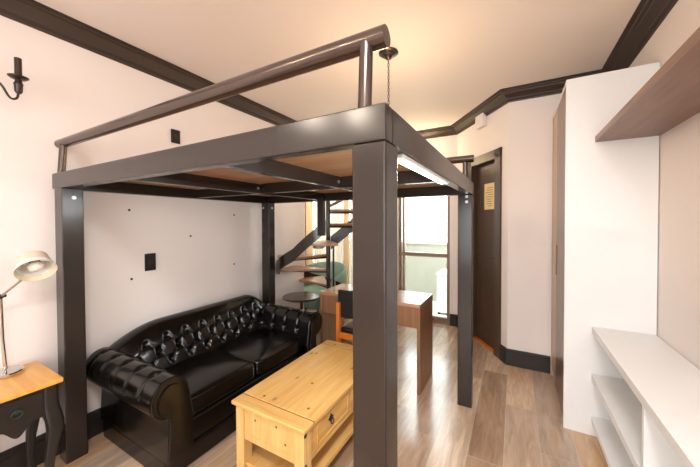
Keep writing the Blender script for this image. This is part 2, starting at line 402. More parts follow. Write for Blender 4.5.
# brown door in the angled wall
d1 = struct('door_1', doorframe(B().box((D0 + .045, .055, .012), (D1 - .045, .095, DH - .045), .003)), M_door)
fr = B()
for a, c, z0, z1 in ((.105, D0 + .045, 0, 2.22), (D1 - .045, .795, 0, 2.22)): fr.box((a, -.018, z0), (c, .012, z1), .004).box((max(a, D0 + .001), .0, z0), (min(c, D1 - .001), .10, DH), .002)
fr.box((.105, -.018, DH - .045), (.795, .012, 2.22), .004).box((D0 + .001, 0, DH - .045), (D1 - .001, .10, DH - .001), .002)
struct('door_frame', doorframe(fr), M_door, d1)
hb = B().box((.235, .046, .92), (.275, .056, 1.10), .003).tube([(.255, .05, 1.04), (.255, .015, 1.04), (.27, .008, 1.04), (.36, .008, 1.04)], .008)
struct('door_handle', doorframe(hb), M_iron, d1)
struct('trim_6', doorframe(B().box((D0 - .05, -.004, 0.0005), (D1 + .05, .15, .010), .003)), M_orange)       # timber threshold
nt_ = thing('paper_notice', tuple(RD @ Vector((.325, .05, 1.73)) + A0), 'small yellowed paper notice pinned to the dark brown door', 'notice')
link('sheet', doorframe(B().box((.305, .049, 1.585), (.513, .0545, 1.885), .012)), M_paper, nt_)
lines = B()
random.seed(3)
for k in range(9):
    z = 1.83 - k * .026; a = .335 + random.random() * .02; c = .48 - random.random() * .05
    lines.box((a, .0478, z), (c, .0495, z + .006))
link('written_lines', doorframe(lines), M_ink, nt_)
single('junction_box', doorframe(B().box((.385, -.05, 2.53), (.55, -.002, 2.68), .006)), M_wall, tuple(RD @ Vector((.47, 0, 2.6)) + A0), 'wall-coloured square box high on the angled wall, breaking the dark crown moulding', 'box')

# glazed balcony door
d2 = struct('door_2', B().box((BX0 + .002, YW + .03, .012), (BX0 + .035, YW + .09, BH - .03), .004).box((BX1 - .045, YW + .03, .012), (BX1 - .002, YW + .09, BH - .03), .004).box((BX0 + .035, YW + .03, .012), (BX1 - .045, YW + .09, .075), .004).box((BX0 + .035, YW + .03, BH - .08), (BX1 - .045, YW + .09, BH - .03), .004), M_alu)
struct('mid_rail', B().box((BX0 + .035, YW + .025, .935), (BX1 - .045, YW + .09, .992), .004), M_alu, d2)
struct('upper_pane', B().box((BX0 + .036, YW + .055, .993), (BX1 - .046, YW + .061, BH - .081)), M_glass, d2)
struct('lower_pane', B().box((BX0 + .036, YW + .055, .076), (BX1 - .046, YW + .061, .934)), M_glass, d2)
struct('side_stile', B().box((BX0 + .055, YW + .028, .076), (BX0 + .085, YW + .088, BH - .081), .003), M_alu, d2)
struct('trim_7', B().box((BX0, YW - .01, .0005), (BX1 + .004, YW + .15, .012), .003).box((BX0, YW, BH - .03), (BX1, YW + .12, BH - .001), .003), M_alu)
# curtained window to its left
w1 = struct('window_1', B().box((CX0 + .002, YW + .04, .122), (CX0 + .05, YW + .10, BH - .002), .004).box((CX1 - .05, YW + .04, .122), (CX1 - .002, YW + .10, BH - .002), .004).box((CX0 + .05, YW + .04, .122), (CX1 - .05, YW + .10, .18), .004).box((CX0 + .05, YW + .04, BH - .06), (CX1 - .05, YW + .10, BH - .002), .004).box((-2.53, YW + .04, .18), (-2.48, YW + .10, BH - .06), .004), M_alu)
struct('left_pane', B().box((CX0 + .05, YW + .065, .18), (-2.53, YW + .071, BH - .06)), M_glass, w1)
struct('right_pane', B().box((-2.48, YW + .065, .18), (CX1 - .05, YW + .071, BH - .06)), M_glass, w1)
def curtain(x0, x1, y, z0, z1, waves, amp):
    return B().grid(lambda u, v: Vector((x0 + (x1 - x0) * u, y + amp * sin(u * waves * 2 * pi) * (.6 + .4 * (1 - v)) + .006 * sin(u * 31), z0 + (z1 - z0) * v)), waves * 12 + 1, 14)
single('sheer_curtain', curtain(-3.02, -2.44, YW - .11, .02, 2.36, 6, .022), M_sheer, (-2.73, YW - .11, 0.02), 'cream sheer curtain behind the spiral stair, left of the centre tan drape', 'curtain', angle=80)
single('sheer_curtain', curtain(-2.31, -1.50, YW - .11, .02, 2.36, 8, .022), M_sheer, (-1.9, YW - .11, 0.02), 'cream sheer curtain next to the balcony door, mostly behind the big loft post', 'curtain', angle=80)
single('drape', curtain(-3.20, -3.04, YW - .12, .02, 2.36, 2, .02), M_drape, (-3.12, YW - .12, 0.02), 'tan drape seen left of the stair hanger post', 'curtain', angle=80)
single('drape', curtain(-2.425, -2.325, YW - .12, .02, 2.36, 2, .018), M_drape, (-2.37, YW - .12, 0.02), 'tan drape right of the stair pole, beside the big loft post', 'curtain', angle=80)
rod = thing('curtain_rod', (-2.4, YW - .11, 2.38), 'dark curtain rod carrying the drapes behind the stair', 'curtain rod')
link('rod', B().cyl((-3.3, YW - .11, 2.385), (-1.5, YW - .11, 2.385), .012), M_iron, rod)
for x in (-3.25, -1.55): link('bracket', B().box((x - .012, YW - .125, 2.37), (x + .012, YW - .0005, 2.40), .003), M_iron, rod)

# balcony and what is beyond it
struct('balcony_floor', B().box((XA, YW + .16, -.12), (1.4, 5.6, -.01)), M_balfloor)
struct('balcony_wall', B().box((XA, 5.45, -.01), (1.4, 5.58, 1.02), .008).box((XA, 5.43, 1.02), (1.4, 5.60, 1.05), .006), M_parapet)
ap = thing('appliance', (-.93, 4.85, -.01), 'white box-shaped appliance standing on the balcony by the glass door', 'appliance')
link('body', B().box((-1.07, 4.7, .02), (-.62, 5.15, .60), .012), M_white, ap)
link('lid', B().box((-1.08, 4.69, .601), (-.61, 5.16, .64), .010), M_white, ap)
for x in (-1.04, -.65):
    for y in (4.73, 5.12): link('foot', B().cyl((x, y, -.0099), (x, y, .025), .02, 12), M_black, ap)
fc = thing('building', (-6, 30, -6), 'washed-out white building across the street, seen through the balcony door', 'building')
link('wall', B().box((-16, 30, -8), (4, 36, 6), .0), M_facade, fc)
for i in range(5):
    for j in range(4):
        x = -11.5 + i * 2.2; z = -1.0 + j * 2.6
        link('window', B().box((x, 29.95, z), (x + 1.0, 30.02, z + 1.3), .02), M_facwin, fc)

# ------------------------------------------------------------------ loft
BX, PX0 = -.285, -2.425
Y0, Y1 = .695, 2.505
ZB, ZT = 1.657, 1.752
lf = thing('loft_frame', (-1.4, 1.56, 0), 'dark brown painted steel loft platform on four square posts with a tube rail', 'loft')
# front and back beams run wall to post, side beams between them
link('front_beam', B().box((-2.495, Y0, ZB), (BX, Y0 + .05, ZT), .005, 2), M_steel, lf)
link('back_beam', B().box((-2.495, Y1 - .05, ZB), (BX, Y1, ZT), .005, 2), M_steel, lf)
link('right_beam', B().box((BX - .055, Y0 + .0505, ZB), (BX, Y1 - .0505, ZT), .005, 2), M_steel, lf)
link('left_beam', B().box((-2.495, Y0 + .0505, ZB), (-2.44, Y1 - .0505, ZT), .005, 2), M_steel, lf)
def post(x0, x1, y0, y1, bolts):
    p = link('post', B().box((x0, y0, 0), (x1, y1, ZB - .0005), .006, 3), M_steel, lf)
    for c, ax in bolts:
        c = Vector(c); ax = Vector(ax)
        link('bolt', B().cyl(c, c + ax * .004, .011, 16).cyl(c + ax * .004, c + ax * .010, .0075, 6), M_bolt, p)
    return p
post(-.383, BX, Y0, .785, [])
post(-2.44, -2.33, .689, .792, [((-2.33, .745, 1.60), (1, 0, 0))])
post(-2.415, -2.305, 2.34, 2.43, [((-2.385, 2.34, 1.60), (0, -1, 0)), ((-2.305, 2.385, 1.60), (1, 0, 0))])
post(-.39, BX, 2.425, Y1, [((-.325, 2.425, 1.60), (0, -1, 0)), ((-.325, 2.425, 1.64), (0, -1, 0))])
for x in (-1.68, -.98):
    j = link('joist', B().box((x - .015, Y0 + .0505, 1.662), (x + .015, Y1 - .0505, 1.735), .003), M_steel, lf)
    for yy in (1.58, 1.66): link('bolt', B().cyl((x + .015, yy, 1.70), (x + .021, yy, 1.70), .010, 12), M_bolt, j)
for a, c in ((-2.4395, -1.6955), (-1.6645, -.9955), (-.9645, BX - .0555)):
    link('cross_joist', B().box((a, 1.605, 1.662), (c, 1.635, 1.735), .003), M_steel, lf)
for a, c in ((-2.4395, -1.6955), (-1.6645, -.9955), (-.9645, BX - .0555)):
    link('deck_panel', B().box((a, Y0 + .052, 1.7355), (c, Y1 - .052, 1.7495), .001), M_ply, lf)
# guard rails
g = link('front_rail', B().cyl((-2.512, .742, 1.945), (-.301, .742, 1.945), .028, 28), M_tube, lf, 40)
for x in (-2.435, -.357): link('rail_post', B().cyl((x, .722 if x < -1 else .722, ZT), (x, .735, 1.945), .019, 24), M_tube, lf, 40)
link('back_rail', B().cyl((-1.02, 2.405, 1.925), (-.272, 2.405, 1.925), .027, 28), M_tube, lf, 40)
for x in (-.95, -.335): link('rail_post', B().cyl((x, 2.425, ZT), (x, 2.412, 1.92), .019, 24), M_tube, lf, 40)

# ------------------------------------------------------------------ spiral stair to the back of the loft
SC = Vector((-1.974, 2.988, 0)); SR = .60
VF = Vector((-sin(YAW), cos(YAW), 0)); VL = Vector((-cos(YAW), -sin(YAW), 0))
def sd(th): return -VF * cos(radians(th)) + VL * sin(radians(th))
st = thing('spiral_stair', tuple(SC), 'dark steel spiral stair with wooden treads rising to the back of the loft', 'staircase')
link('pole', B().cyl((SC.x, SC.y, 0), (SC.x, SC.y, 2.1), .026, 24).cyl((SC.x, SC.y, 0), (SC.x, SC.y, .012), .10, 24), M_steel, st)
def sector(th0, th1, r0, r1, z0, z1):
    n = 8; pts = []
    for k in range(n + 1): 
        d = sd(th0 + (th1 - th0) * k / n); pts.append((SC.x + d.x * r1, SC.y + d.y * r1))
    for k in (n, 0):
        d = sd(th0 + (th1 - th0) * k / n); pts.append((SC.x + d.x * r0, SC.y + d.y * r0))
    return B().prism(pts, 'Z', z0, z1, .004)
STEPS = [(300, .11), (250, .30), (200, .49), (150, .685), (104, .88), (62, 1.06), (6, 1.23), (-62, 1.43), (-108, 1.60)]
for th, z in STEPS:
    hw = 20
    t_ = link('tread', sector(th - hw, th + hw, .03, SR - .002, z - .026, z), M_tread, st)
    link('tread_bracket', sector(th - 5, th + 5, .027, SR - .004, z - .052, z - .0265), M_steel, t_)
def helix(th0, th1, z0, z1, hgt, r0, r1, n=40):
    def f(u, v):
        th = th0 + (th1 - th0) * u; z = z0(th) ; d = sd(th)
        q = [(r0, -hgt / 2), (r1, -hgt / 2), (r1, hgt / 2), (r0, hgt / 2)][int(round(v * 4)) % 4]
        return SC + d * q[0] + Vector((0, 0, z + q[1]))
    return B().grid(f, n, 4, False, True)
def zst(th):
    K = [(-2, 1.40), (2, 1.37), (33, 1.10), (60, .97), (96, .865), (150, .68), (200, .49), (250, .30)]
    for (a, za), (b, zb) in zip(K, K[1:]):
        if a <= th <= b: return za + (zb - za) * (th - a) / (b - a)
    return K[0][1] if th < K[0][0] else K[-1][1]
hx = helix(250, -2, zst, None, .13, SR, SR + .016, 60)
link('outer_stringer', hx, M_steel, st, 50)
hg = SC + sd(2) * (SR + .03)
link('hanger_post', B().box((hg.x - .035, hg.y - .02, 1.31), (hg.x + .035, 2.4545, 1.70), .004), M_steel, st)
# straight upper stringer rising from the pole towards the right, behind the big post
rt = -VL
pA = SC + rt * .03 + Vector((0, 0, 1.19)); pB = SC + rt * .60 + Vector((0, 0, 1.66))
def plate(pA, pB, h, t):
    b = B(); nn = VF * (t / 2); up = Vector((0, 0, h / 2)); tb = bmesh.new()
    vs = [tb.verts.new(p + s * nn + q * up) for p in (pA, pB) for s in (-1, 1) for q in (-1, 1)]
    for q in ((0, 1, 3, 2), (4, 6, 7, 5), (0, 4, 5, 1), (2, 3, 7, 6), (0, 2, 6, 4), (1, 5, 7, 3)): tb.faces.new([vs[i] for i in q])
    bmesh.ops.recalc_face_normals(tb, faces=tb.faces); _merge(b.bm, tb); return b
link('upper_stringer', plate(pA, pB, .16, .02), M_steel, st)
hA = SC + rt * .06 + Vector((0, 0, 1.66)); hB = SC + rt * .60 + Vector((0, 0, 1.92))
link('handrail', B().tube([hA - rt * .04 - Vector((0, 0, .02)), hA, hB], .016, 12), M_tube, st)
bq = SC + sd(-25) * .17
link('baluster', B().cyl((bq.x, bq.y, .0), (bq.x, bq.y, 1.22), .011, 12), M_steel, st)

# teal tub chair in the alcove behind the stair
cx, cy = -2.58, 3.69
tc_ = thing('tub_chair', (cx, cy, 0), 'teal tub chair in the alcove behind the spiral stair', 'chair')
def arc(r0, r1, a0, a1, n=22):
    return [(cx + r1 * cos(a0 + (a1 - a0) * k / n), cy + r1 * sin(a0 + (a1 - a0) * k / n)) for k in range(n + 1)] + [(cx + r0 * cos(a1 + (a0 - a1) * k / n), cy + r0 * sin(a1 + (a0 - a1) * k / n)) for k in range(n + 1)]
a_ = radians(-58) ; 
link('seat', B().lathe([(0, .20), (.30, .20), (.33, .22), (.33, .40), (.31, .43), (0, .44)], (cx, cy, 0)), M_teal, tc_)
def tub(u, v):
    a = radians(-35 + 250 * u); h = .58 + .22 * max(0, sin(pi * u)) ** .6
    q = [(.335, .20), (.345, .5 * h + .1), (.345, h - .02), (.37, h), (.395, h - .02), (.40, .5 * h), (.375, .20)]
    i = v * 6; k = min(5, int(i)); f = i - k; r = q[k][0] * (1 - f) + q[k + 1][0] * f; z = q[k][1] * (1 - f) + q[k + 1][1] * f
    return Vector((cx + r * cos(a), cy + r * sin(a), z))
link('backrest', B().grid(tub, 48, 7), M_teal, tc_, 60)
for k in range(4):
    a = pi / 4 + k * pi / 2
    link('leg', B().cyl((cx + .25 * cos(a), cy + .25 * sin(a), 0), (cx + .22 * cos(a), cy + .22 * sin(a), .21), .014, 12, .02), M_blackwood, tc_)

# small round pedestal table
tx, ty, tz = -2.105, 2.635, .612
rt_ = thing('pedestal_table', (tx, ty, 0), 'small round dark pedestal table beyond the sofa end, under the stair treads', 'table')
link('tabletop', B().lathe([(0, tz - .022), (.20, tz - .022), (.213, tz - .014), (.213, tz - .004), (.208, tz), (0, tz)], (tx, ty, 0), seg=40), M_tabletop, rt_)
link('column', B().cyl((tx, ty, .02), (tx, ty, tz - .022), .017, 20).cyl((tx, ty, tz - .04), (tx, ty, tz - .0225), .06, 20), M_iron, rt_)
link('base', B().lathe([(0, 0), (.15, 0), (.15, .008), (.05, .022), (.02, .03), (0, .03)], (tx, ty, 0)), M_iron, rt_)

# ------------------------------------------------------------------ desk and chair
DXL, DXR, DY0, DY1, DZ = -1.69, -.682, 2.407, 2.837, .758
dk = thing('desk', ((DXL + DXR) / 2, 2.62, 0), 'brown laminate desk with slab ends, half hidden behind the big loft post', 'desk')
link('desk_top', B().box((DXL, DY0, DZ - .03), (DXR, DY1, DZ), .002), M_desktop, dk)
link('end_panel', B().box((DXL, DY0 + .001, 0), (DXL + .028, DY1, DZ - .0305), .002), M_desk, dk)
link('end_panel', B().box((DXR - .028, DY0 + .001, 0), (DXR, DY1, DZ - .0305), .002), M_desk, dk)
link('apron', B().box((DXL + .0285, DY0 + .012, .55), (DXR - .0285, DY0 + .030, DZ - .0305), .001), M_desk, dk)
chx, chy = -1.175, 2.20
ch = thing('dining_chair', (chx, chy, 0), 'orange wood chair with black padded back and seat, pushed in at the desk', 'chair')
for s in (-1, 1):
    link('leg', B().prism([(chx + s * .185 - .016, chy), (chx + s * .185 + .016, chy), (chx + s * .185 + .016, chy + .035), (chx + s * .185 - .016, chy + .035)], 'Z', 0, .735, .004), M_orange, ch)
    link('leg', B().box((chx + s * .185 - .016, chy + .36, 0), (chx + s * .185 + .016, chy + .392, .44), .004), M_orange, ch)
    link('side_rail', B().box((chx + s * .185 - .011, chy + .0355, .40), (chx + s * .185 + .011, chy + .3595, .445), .003), M_orange, ch)
link('back_rail', B().box((chx - .1685, chy + .006, .425), (chx + .1685, chy + .03, .475), .004), M_orange, ch)
link('front_rail', B().box((chx - .1685, chy + .364, .395), (chx + .1685, chy + .388, .44), .004), M_orange, ch)
link('seat', B().box((chx - .195, chy + .0656, .4455), (chx + .195, chy + .41, .50), .02, 4), M_black, ch)
link('backrest', B().box((chx - .205, chy + .0355, .60), (chx + .205, chy + .062, .845), .012, 4), M_black, ch)

# ------------------------------------------------------------------ chesterfield sofa
XBK, XFR = -2.455, -1.68           # back plane, front plane
SY0, SY1 = .93, 2.215               # inner faces of arms come from these outer bodies
sf = thing('chesterfield_sofa', (-2.05, 1.58, 0), 'black leather chesterfield sofa with buttoned back against the left wall under the loft', 'sofa')
bd = B().box((XBK + .03, SY0 - .03, .0), (XFR + .005, SY1 + .03, .13), .02, 3)
link('base', bd, M_leather, sf)
link('front_apron', B().box((XFR - .10, SY0 + .085, .131), (XFR, SY1 - .085, .275), .018, 3), M_leather, sf)
def tuftfield(a, s, pa, ps, rows, off=0.0):
    """depth of the button pits and pleats at arc a (length), s (height) ; returns 0..1 and pleat"""
    best = 0; pl = 0
    r0 = rows[0]
    k = (s - r0) / ps
    # diamond lattice coordinates
    u = (a - off) / pa + k / 2; v = (a - off) / pa - k / 2
    du = abs(u - round(u)); dv = abs(v - round(v))
    lo = r0 - ps * .2; hi = rows[-1] + ps * .2
    d2 = (du * du + dv * dv)
    pit = exp(-d2 / .032)
    pl = max(exp(-(du / .07) ** 2), exp(-(dv / .07) ** 2))
    win = min(1, max(0, (s - lo) / (ps * .4))) * min(1, max(0, (hi - s) / (ps * .4)))
    return pit * win, pl * win
def roll_section(kind):
    # (outward from inner face, z): inner crevice, up the inner face, over the roll, down the outside
    if kind == 'back':   # offset measured from XBK towards the room
        return [(.30, .34), (.275, .44), (.235, .54), (.195, .615), (.145, .668), (.09, .688), (.035, .670), (.008, .61), (.012, .53), (.03, .47), (.035, .30), (.035, .131)]
    return [(.135, .33), (.118, .43), (.105, .51), (.085, .560), (.045, .592), (-.005, .598), (-.052, .575), (-.086, .520), (-.082, .450), (-.042, .405), (.000, .388), (.006, .33), (.003, .27), (.0, .215), (-.002, .17), (-.002, .131)]
def arclen(P):
    L_ = [0]
    for a, b in zip(P, P[1:]): L_.append(L_[-1] + (b - a).length)
    return L_
def pleatfield(a, s, pa, ps, rows, off):
    k = (a - off) / pa; d = abs(k - round(k))
    pit = 0
    for r in (rows[0], rows[-1]): pit = max(pit, exp(-((d * pa) ** 2 + (s - r) ** 2) / .00035))
    win = min(1, max(0, (s - .06) / .06)) * min(1, max(0, (.50 - s) / .06))
    return pit, exp(-(d * pa / .011) ** 2) * win
def swept(kind, nA, a0, a1, place, zscale, pa, ps, rows, depth, off=0.0, ends=.0):
    sec = [Vector((p[0], p[1], 0)) for p in roll_section(kind)]
    C = catmull(sec, 7); AL = arclen(C); n = len(C)
    nrm = []
    for i in range(n):
        d = C[min(i + 1, n - 1)] - C[max(i - 1, 0)]; d.normalize(); nrm.append(Vector((d.y, -d.x, 0)))   # right of travel = outward
    def f(u, v):
        a = a0 + (a1 - a0) * u; i = min(n - 1, int(round(v * (n - 1)))); p = C[i].copy(); nn = nrm[i]
        pit, pl = (tuftfield if kind == 'back' else pleatfield)(a, AL[i], pa, ps, rows, off)
        e = min(1, min(u, 1 - u) / .05) if ends else 1
        h = -depth * (pit * 1.0 + pl * (.26 if kind == 'back' else .40)) * e + depth * .25
        q = p + nn * h
        return place(a, q.x, q.y)
    b = B().grid(f, nA, n)
    pts = []
    return b, C, AL, nrm
def top_k(y):      # crest of the back: low at the arms, full height in the middle
    a = max(0, min(1, (y - SY0) / .34)); b = max(0, min(1, (SY1 - y) / .16))
    return min(.74 + .31 * (1 - (1 - a) ** 2), .86 + .19 * (1 - (1 - b) ** 2))
def place_back(a, o, z):
    zz = .34 + (z - .34) * top_k(a) if z > .34 else z
    return Vector((XBK + o, a, zz))
def fixn(b):
    bmesh.ops.recalc_face_normals(b.bm, faces=b.bm.faces[:]); return b
bk, Cb, Lb, Nb = swept('back', 200, SY0 + .0, SY1 - .0, place_back, None, (.142), .092, (.105, .289), .038, off=SY0 + .16)
def capgrid(b):
    es = [e for e in b.bm.edges if e.is_boundary]
    bmesh.ops.holes_fill(b.bm, edges=es, sides=0); return b
bk = fixn(bk)
bo = link('backrest', bk, M_leather, sf, 60)
def buttons(parent, C, AL, nrm, place, a0, a1, pa, ps, rows, off):
    for ri in range(-1, 6):
        s = rows[0] + ri * ps
        if s < rows[0] - .01 or s > rows[-1] + .01: continue
        k = round((s - rows[0]) / ps)
        i = min(range(len(AL)), key=lambda q: abs(AL[q] - s)); q = C[i] - nrm[i] * .021
        for m_ in range(-30, 30):
            a = off + (m_ + (.5 if k % 2 else 0)) * pa
            if a < a0 + .05 or a > a1 - .05: continue
            p = place(a, q.x, q.y)
            link('button', B().sphere(p, .0105, (1, 1, 1), 10, 6), M_leather, parent)
buttons(bo, Cb, Lb, Nb, place_back, SY0 + .10, SY1 - .10, (.142), .092, (.105, .289), SY0 + .16)
def arm(side):
    if side == 0: pl = lambda a, o, z: Vector((a, SY0 - .03 + o, z))
    else: pl = lambda a, o, z: Vector((a, SY1 + .03 - o, z))
    b, C, AL, nrm = swept('arm', 110, XBK + .03, XFR + .045, pl, None, .150, .105, (.13, .34), .022, off=XBK + .25, ends=1)
    b = fixn(b)
    ao = link('arm', b, M_leather, sf, 60)
    buttons(ao, C, AL, nrm, pl, XBK + .28, XFR + .04, .150, .105, (.13, .34), XBK + .25)
    # front facing panel following the scroll
    poly = [pl(0, p.x, p.y) for p in C]
    P2 = [(p.y, p.z) for p in poly]
    P2 = [q for q in P2 if q[1] >= .131]
    b_y = pl(0, .135, 0).y; o_y = pl(0, .0, 0).y
    P2 = [(b_y, .131)] + P2
    link('arm_facing', B().prism(P2, 'X', XFR + .0445, XFR + .056, .004), M_leather, ao)
    # inset scroll pad and piping
    c0 = Vector((sum(p[0] for p in P2) / len(P2), sum(p[1] for p in P2) / len(P2)))
    link('piping', B().tube([(XFR + .054, p[0], p[1]) for p in P2[1:]], .006, 8), M_leather, ao)
    pad = [(c0.x + (p[0] - c0.x) * .72, .131 + (c0.y - .131 + (p[1] - c0.y) * .84) if p[1] > .2 else p[1] + .02) for p in P2]
    link('arm_pad', B().prism(pad, 'X', XFR + .0565, XFR + .066, .004), M_leather, ao)
arm(0); arm(1)
# two loose seat cushions
ym = (SY0 + SY1) / 2
def cushion(y0, y1):
    x0, x1 = XBK + .22, XFR + .004; z0, z1 = .276, .405
    def f(u, v):
        a = 2 * pi * u; b_ = pi * (v - .5)
        e1, e2 = .16, .28
        c = lambda t, e: math.copysign(abs(cos(t)) ** e, cos(t)); s = lambda t, e: math.copysign(abs(sin(t)) ** e, sin(t))
        x = c(a, e1) * c(b_, e2); y = s(a, e1) * c(b_, e2); z = s(b_, e2)
        crown_ = .018 * (1 - x * x) * (1 - y * y) if z > 0 else 0
        return Vector(((x0 + x1) / 2 + x * (x1 - x0) / 2, (y0 + y1) / 2 + y * (y1 - y0) / 2, (z0 + z1) / 2 + z * (z1 - z0) / 2 + crown_))
    c = link('seat_cushion', fixn(B().grid(f, 72, 30, True)), M_leather, sf, 70)
    pts = []
    for k in range(72):
        a = 2 * pi * k / 72; cc = lambda t: math.copysign(abs(t) ** .16, t)
        pts.append(((x0 + x1) / 2 + cc(cos(a)) * ((x1 - x0) / 2 - .004), (y0 + y1) / 2 + cc(sin(a)) * ((y1 - y0) / 2 - .004), z1 - .018))
    link('piping', B().tube(pts, .005, 6, True), M_leather, c)
cushion(SY0 + .092, ym - .001); cushion(ym + .001, SY1 - .092)

# ------------------------------------------------------------------ pine coffee table
KX0, KX1, KY0, KY1, KZ = -1.372, -.862, 1.092, 2.06, .46
kt = thing('coffee_table', ((KX0 + KX1) / 2, (KY0 + KY1) / 2, 0), 'pale waxed pine coffee table with a drawer and lower shelf in front of the sofa', 'coffee table')
link('breadboard_end', B().box((KX0, KY0, KZ - .022), (KX1, KY0 + .082, KZ), .006, 3), M_pine_cross, kt)
link('breadboard_end', B().box((KX0, KY1 - .082, KZ - .022), (KX1, KY1, KZ), .006, 3), M_pine_cross, kt)
tp = link('table_top', B().box((KX0, KY0 + .085, KZ - .022), (KX1, KY1 - .085, KZ), .005, 3), M_pine, kt)
for y in (KY0 + .0835, KY1 - .0835): link('joint_line', B().box((KX0 + .002, y - .0014, KZ - .02), (KX1 - .002, y + .0014, KZ - .0015)), M_groove, tp)
for x, y in ((-1.24, KY0 + .12), (-.95, KY0 + .15), (-1.3, 1.80), (-1.08, 1.45), (-.98, 1.86), (-1.26, 2.0)):
    link('knot', B().cyl((x, y, KZ - .002), (x, y, KZ + .0006), .008, 12), M_groove, tp)
for x in (KX0 + .016, KX1 - .078):
    for y in (KY0 + .018, KY1 - .08):
        lg = link('leg', B().box((x, y, 0), (x + .062, y + .062, KZ - .0225), .005, 2), M_pine_side, kt)
        if x > -1.0:
            for z in (.415, .262): link('iron_nail', B().sphere((x + .062, y + (.012 if y < 1.5 else .05), z), .011, (.5, 1, 1), 10, 6), M_iron, lg)
ax0, ax1, ay0, ay1 = KX0 + .022, KX1 - .022, KY0 + .024, KY1 - .024
link('end_apron', B().box((ax0 + .057, ay0, .255), (ax1 - .057, ay0 + .02, KZ - .0225), .002).box((ax0 + .057, ay0 - .004, .285), (ax1 - .057, ay0, .295), .002), M_pine_side, kt)
link('end_apron', B().box((ax0 + .057, ay1 - .02, .255), (ax1 - .057, ay1, KZ - .0225), .002), M_pine_side, kt)
link('side_apron', B().box((ax0, ay0 + .057, .255), (ax0 + .02, ay1 - .057, KZ - .0225), .002), M_pine, kt)
link('side_apron', B().box((ax1 - .02, ay0 + .057, .255), (ax1, ay0 + .075, KZ - .0225), .001).box((ax1 - .02, ay1 - .075, .255), (ax1, ay1 - .057, KZ - .0225), .001).box((ax1 - .02, ay0 + .0755, .255), (ax1, ay1 - .0755, .275), .001).box((ax1 - .02, ay0 + .0755, KZ - .034), (ax1, ay1 - .0755, KZ - .0225), .001), M_pine, kt)
for y0, y1 in ((ay0 + .078, (ay0 + ay1) / 2 - .004), ((ay0 + ay1) / 2 + .004, ay1 - .078)):
    dr = link('drawer', B().box((ax1 - .02, y0, .278), (ax1 + .001, y1, KZ - .037), .003).box((ax1, y0 + .03, .298), (ax1 + .006, y1 - .03, .304), .002).box((ax1, y0 + .03, KZ - .063), (ax1 + .006, y1 - .03, KZ - .057), .002).box((ax1, y0 + .03, .304), (ax1 + .006, y0 + .036, KZ - .063), .002).box((ax1, y1 - .036, .304), (ax1 + .006, y1 - .03, KZ - .063), .002), M_pine, kt)
    yc = (y0 + y1) / 2 - (.03 if y0 < 1.5 else -.03); zc = .370; pull = B()
    star = []
    for k in range(16): 
        r = .026 if k % 4 == 0 else (.013 if k % 2 else .018); star.append((yc + r * sin(2 * pi * k / 16), zc + r * cos(2 * pi * k / 16)))
    pull.prism(star, 'X', ax1 + .001, ax1 + .007, .001)
    pull.tube([(ax1 + .014, yc + .013 * sin(a * pi / 8), zc - .016 + .015 * cos(a * pi / 8)) for a in range(16)], .003, 8, True)
    pull.sphere((ax1 + .010, yc, zc), .006)
    link('ring_pull', pull, M_iron, dr)
ek = B()
for x, z in ((-1.21, .385), (-1.06, .40), (-1.0, .33)): ek.cyl((x, ay0 - .0006, z), (x, ay0 + .002, z), .007, 10)
link('knot', ek, M_groove, kt)
link('lower_shelf', B().box((KX0 + .03, KY0 + .03, .10), (KX1 - .03, KY1 - .03, .124), .004), M_pine, kt)

# ------------------------------------------------------------------ side table with lamp
EX0, EX1, EY0, EY1, EZ = -2.478, -2.086, .275, .612, .63
et = thing('side_table', ((EX0 + EX1) / 2, (EY0 + EY1) / 2, 0), 'small black side table with honey wood top and curved legs, left edge of the picture', 'side table')
link('table_top', B().box((EX0, EY0, EZ - .024), (EX1, EY1, EZ), .005, 3), M_honey, et)
fx0, fx1, fy0, fy1 = EX0 + .02, EX1 - .018, EY0 + .02, EY1 - .014
zt = EZ - .0245
def scallop(n=24):
    pts = []
    for k in range(n + 1):
        u = k / n; d = abs(u - .5) * 2
        z = .455 - .055 * (.5 + .5 * cos(pi * min(1, d / .55))) if d < .55 else .455 + (.0) - .10 * max(0, (d - .8) / .2) ** 2
        pts.append((u, z))
    return pts
pr_ = scallop()
link('apron', B().prism([(fy0 + .045 + (fy1 - fy0 - .09) * u, z) for u, z in pr_] + [(fy1 - .045, zt), (fy0 + .045, zt)], 'X', fx1 - .018, fx1 - .004), M_blackwood, et)
for y0, y1 in ((fy0, fy0 + .016), (fy1 - .016, fy1)):
    link('apron', B().prism([(fx0 + .045 + (fx1 - fx0 - .09) * u, z) for u, z in pr_] + [(fx1 - .045, zt), (fx0 + .045, zt)], 'Y', y0 + .003, y1 - .003), M_blackwood, et)
dr = link('drawer', B().box((fx1 - .0035, fy0 + .06, .475), (fx1 + .002, fy1 - .06, zt - .018), .003), M_blackwood, et)
yc = (EY0 + EY1) / 2
pl_ = B().cyl((fx1 + .002, yc, .535), (fx1 + .007, yc, .535), .013, 16).sphere((fx1 + .010, yc, .535), .006)
pl_.tube([(fx1 + .012, yc + .019 * sin(a * pi / 10), .523 + .017 * cos(a * pi / 10)) for a in range(20)], .003, 8, True)
link('ring_pull', pl_, mat('verdigris_brass', rgb(58, 74, 66), .4, metal=.7), dr)
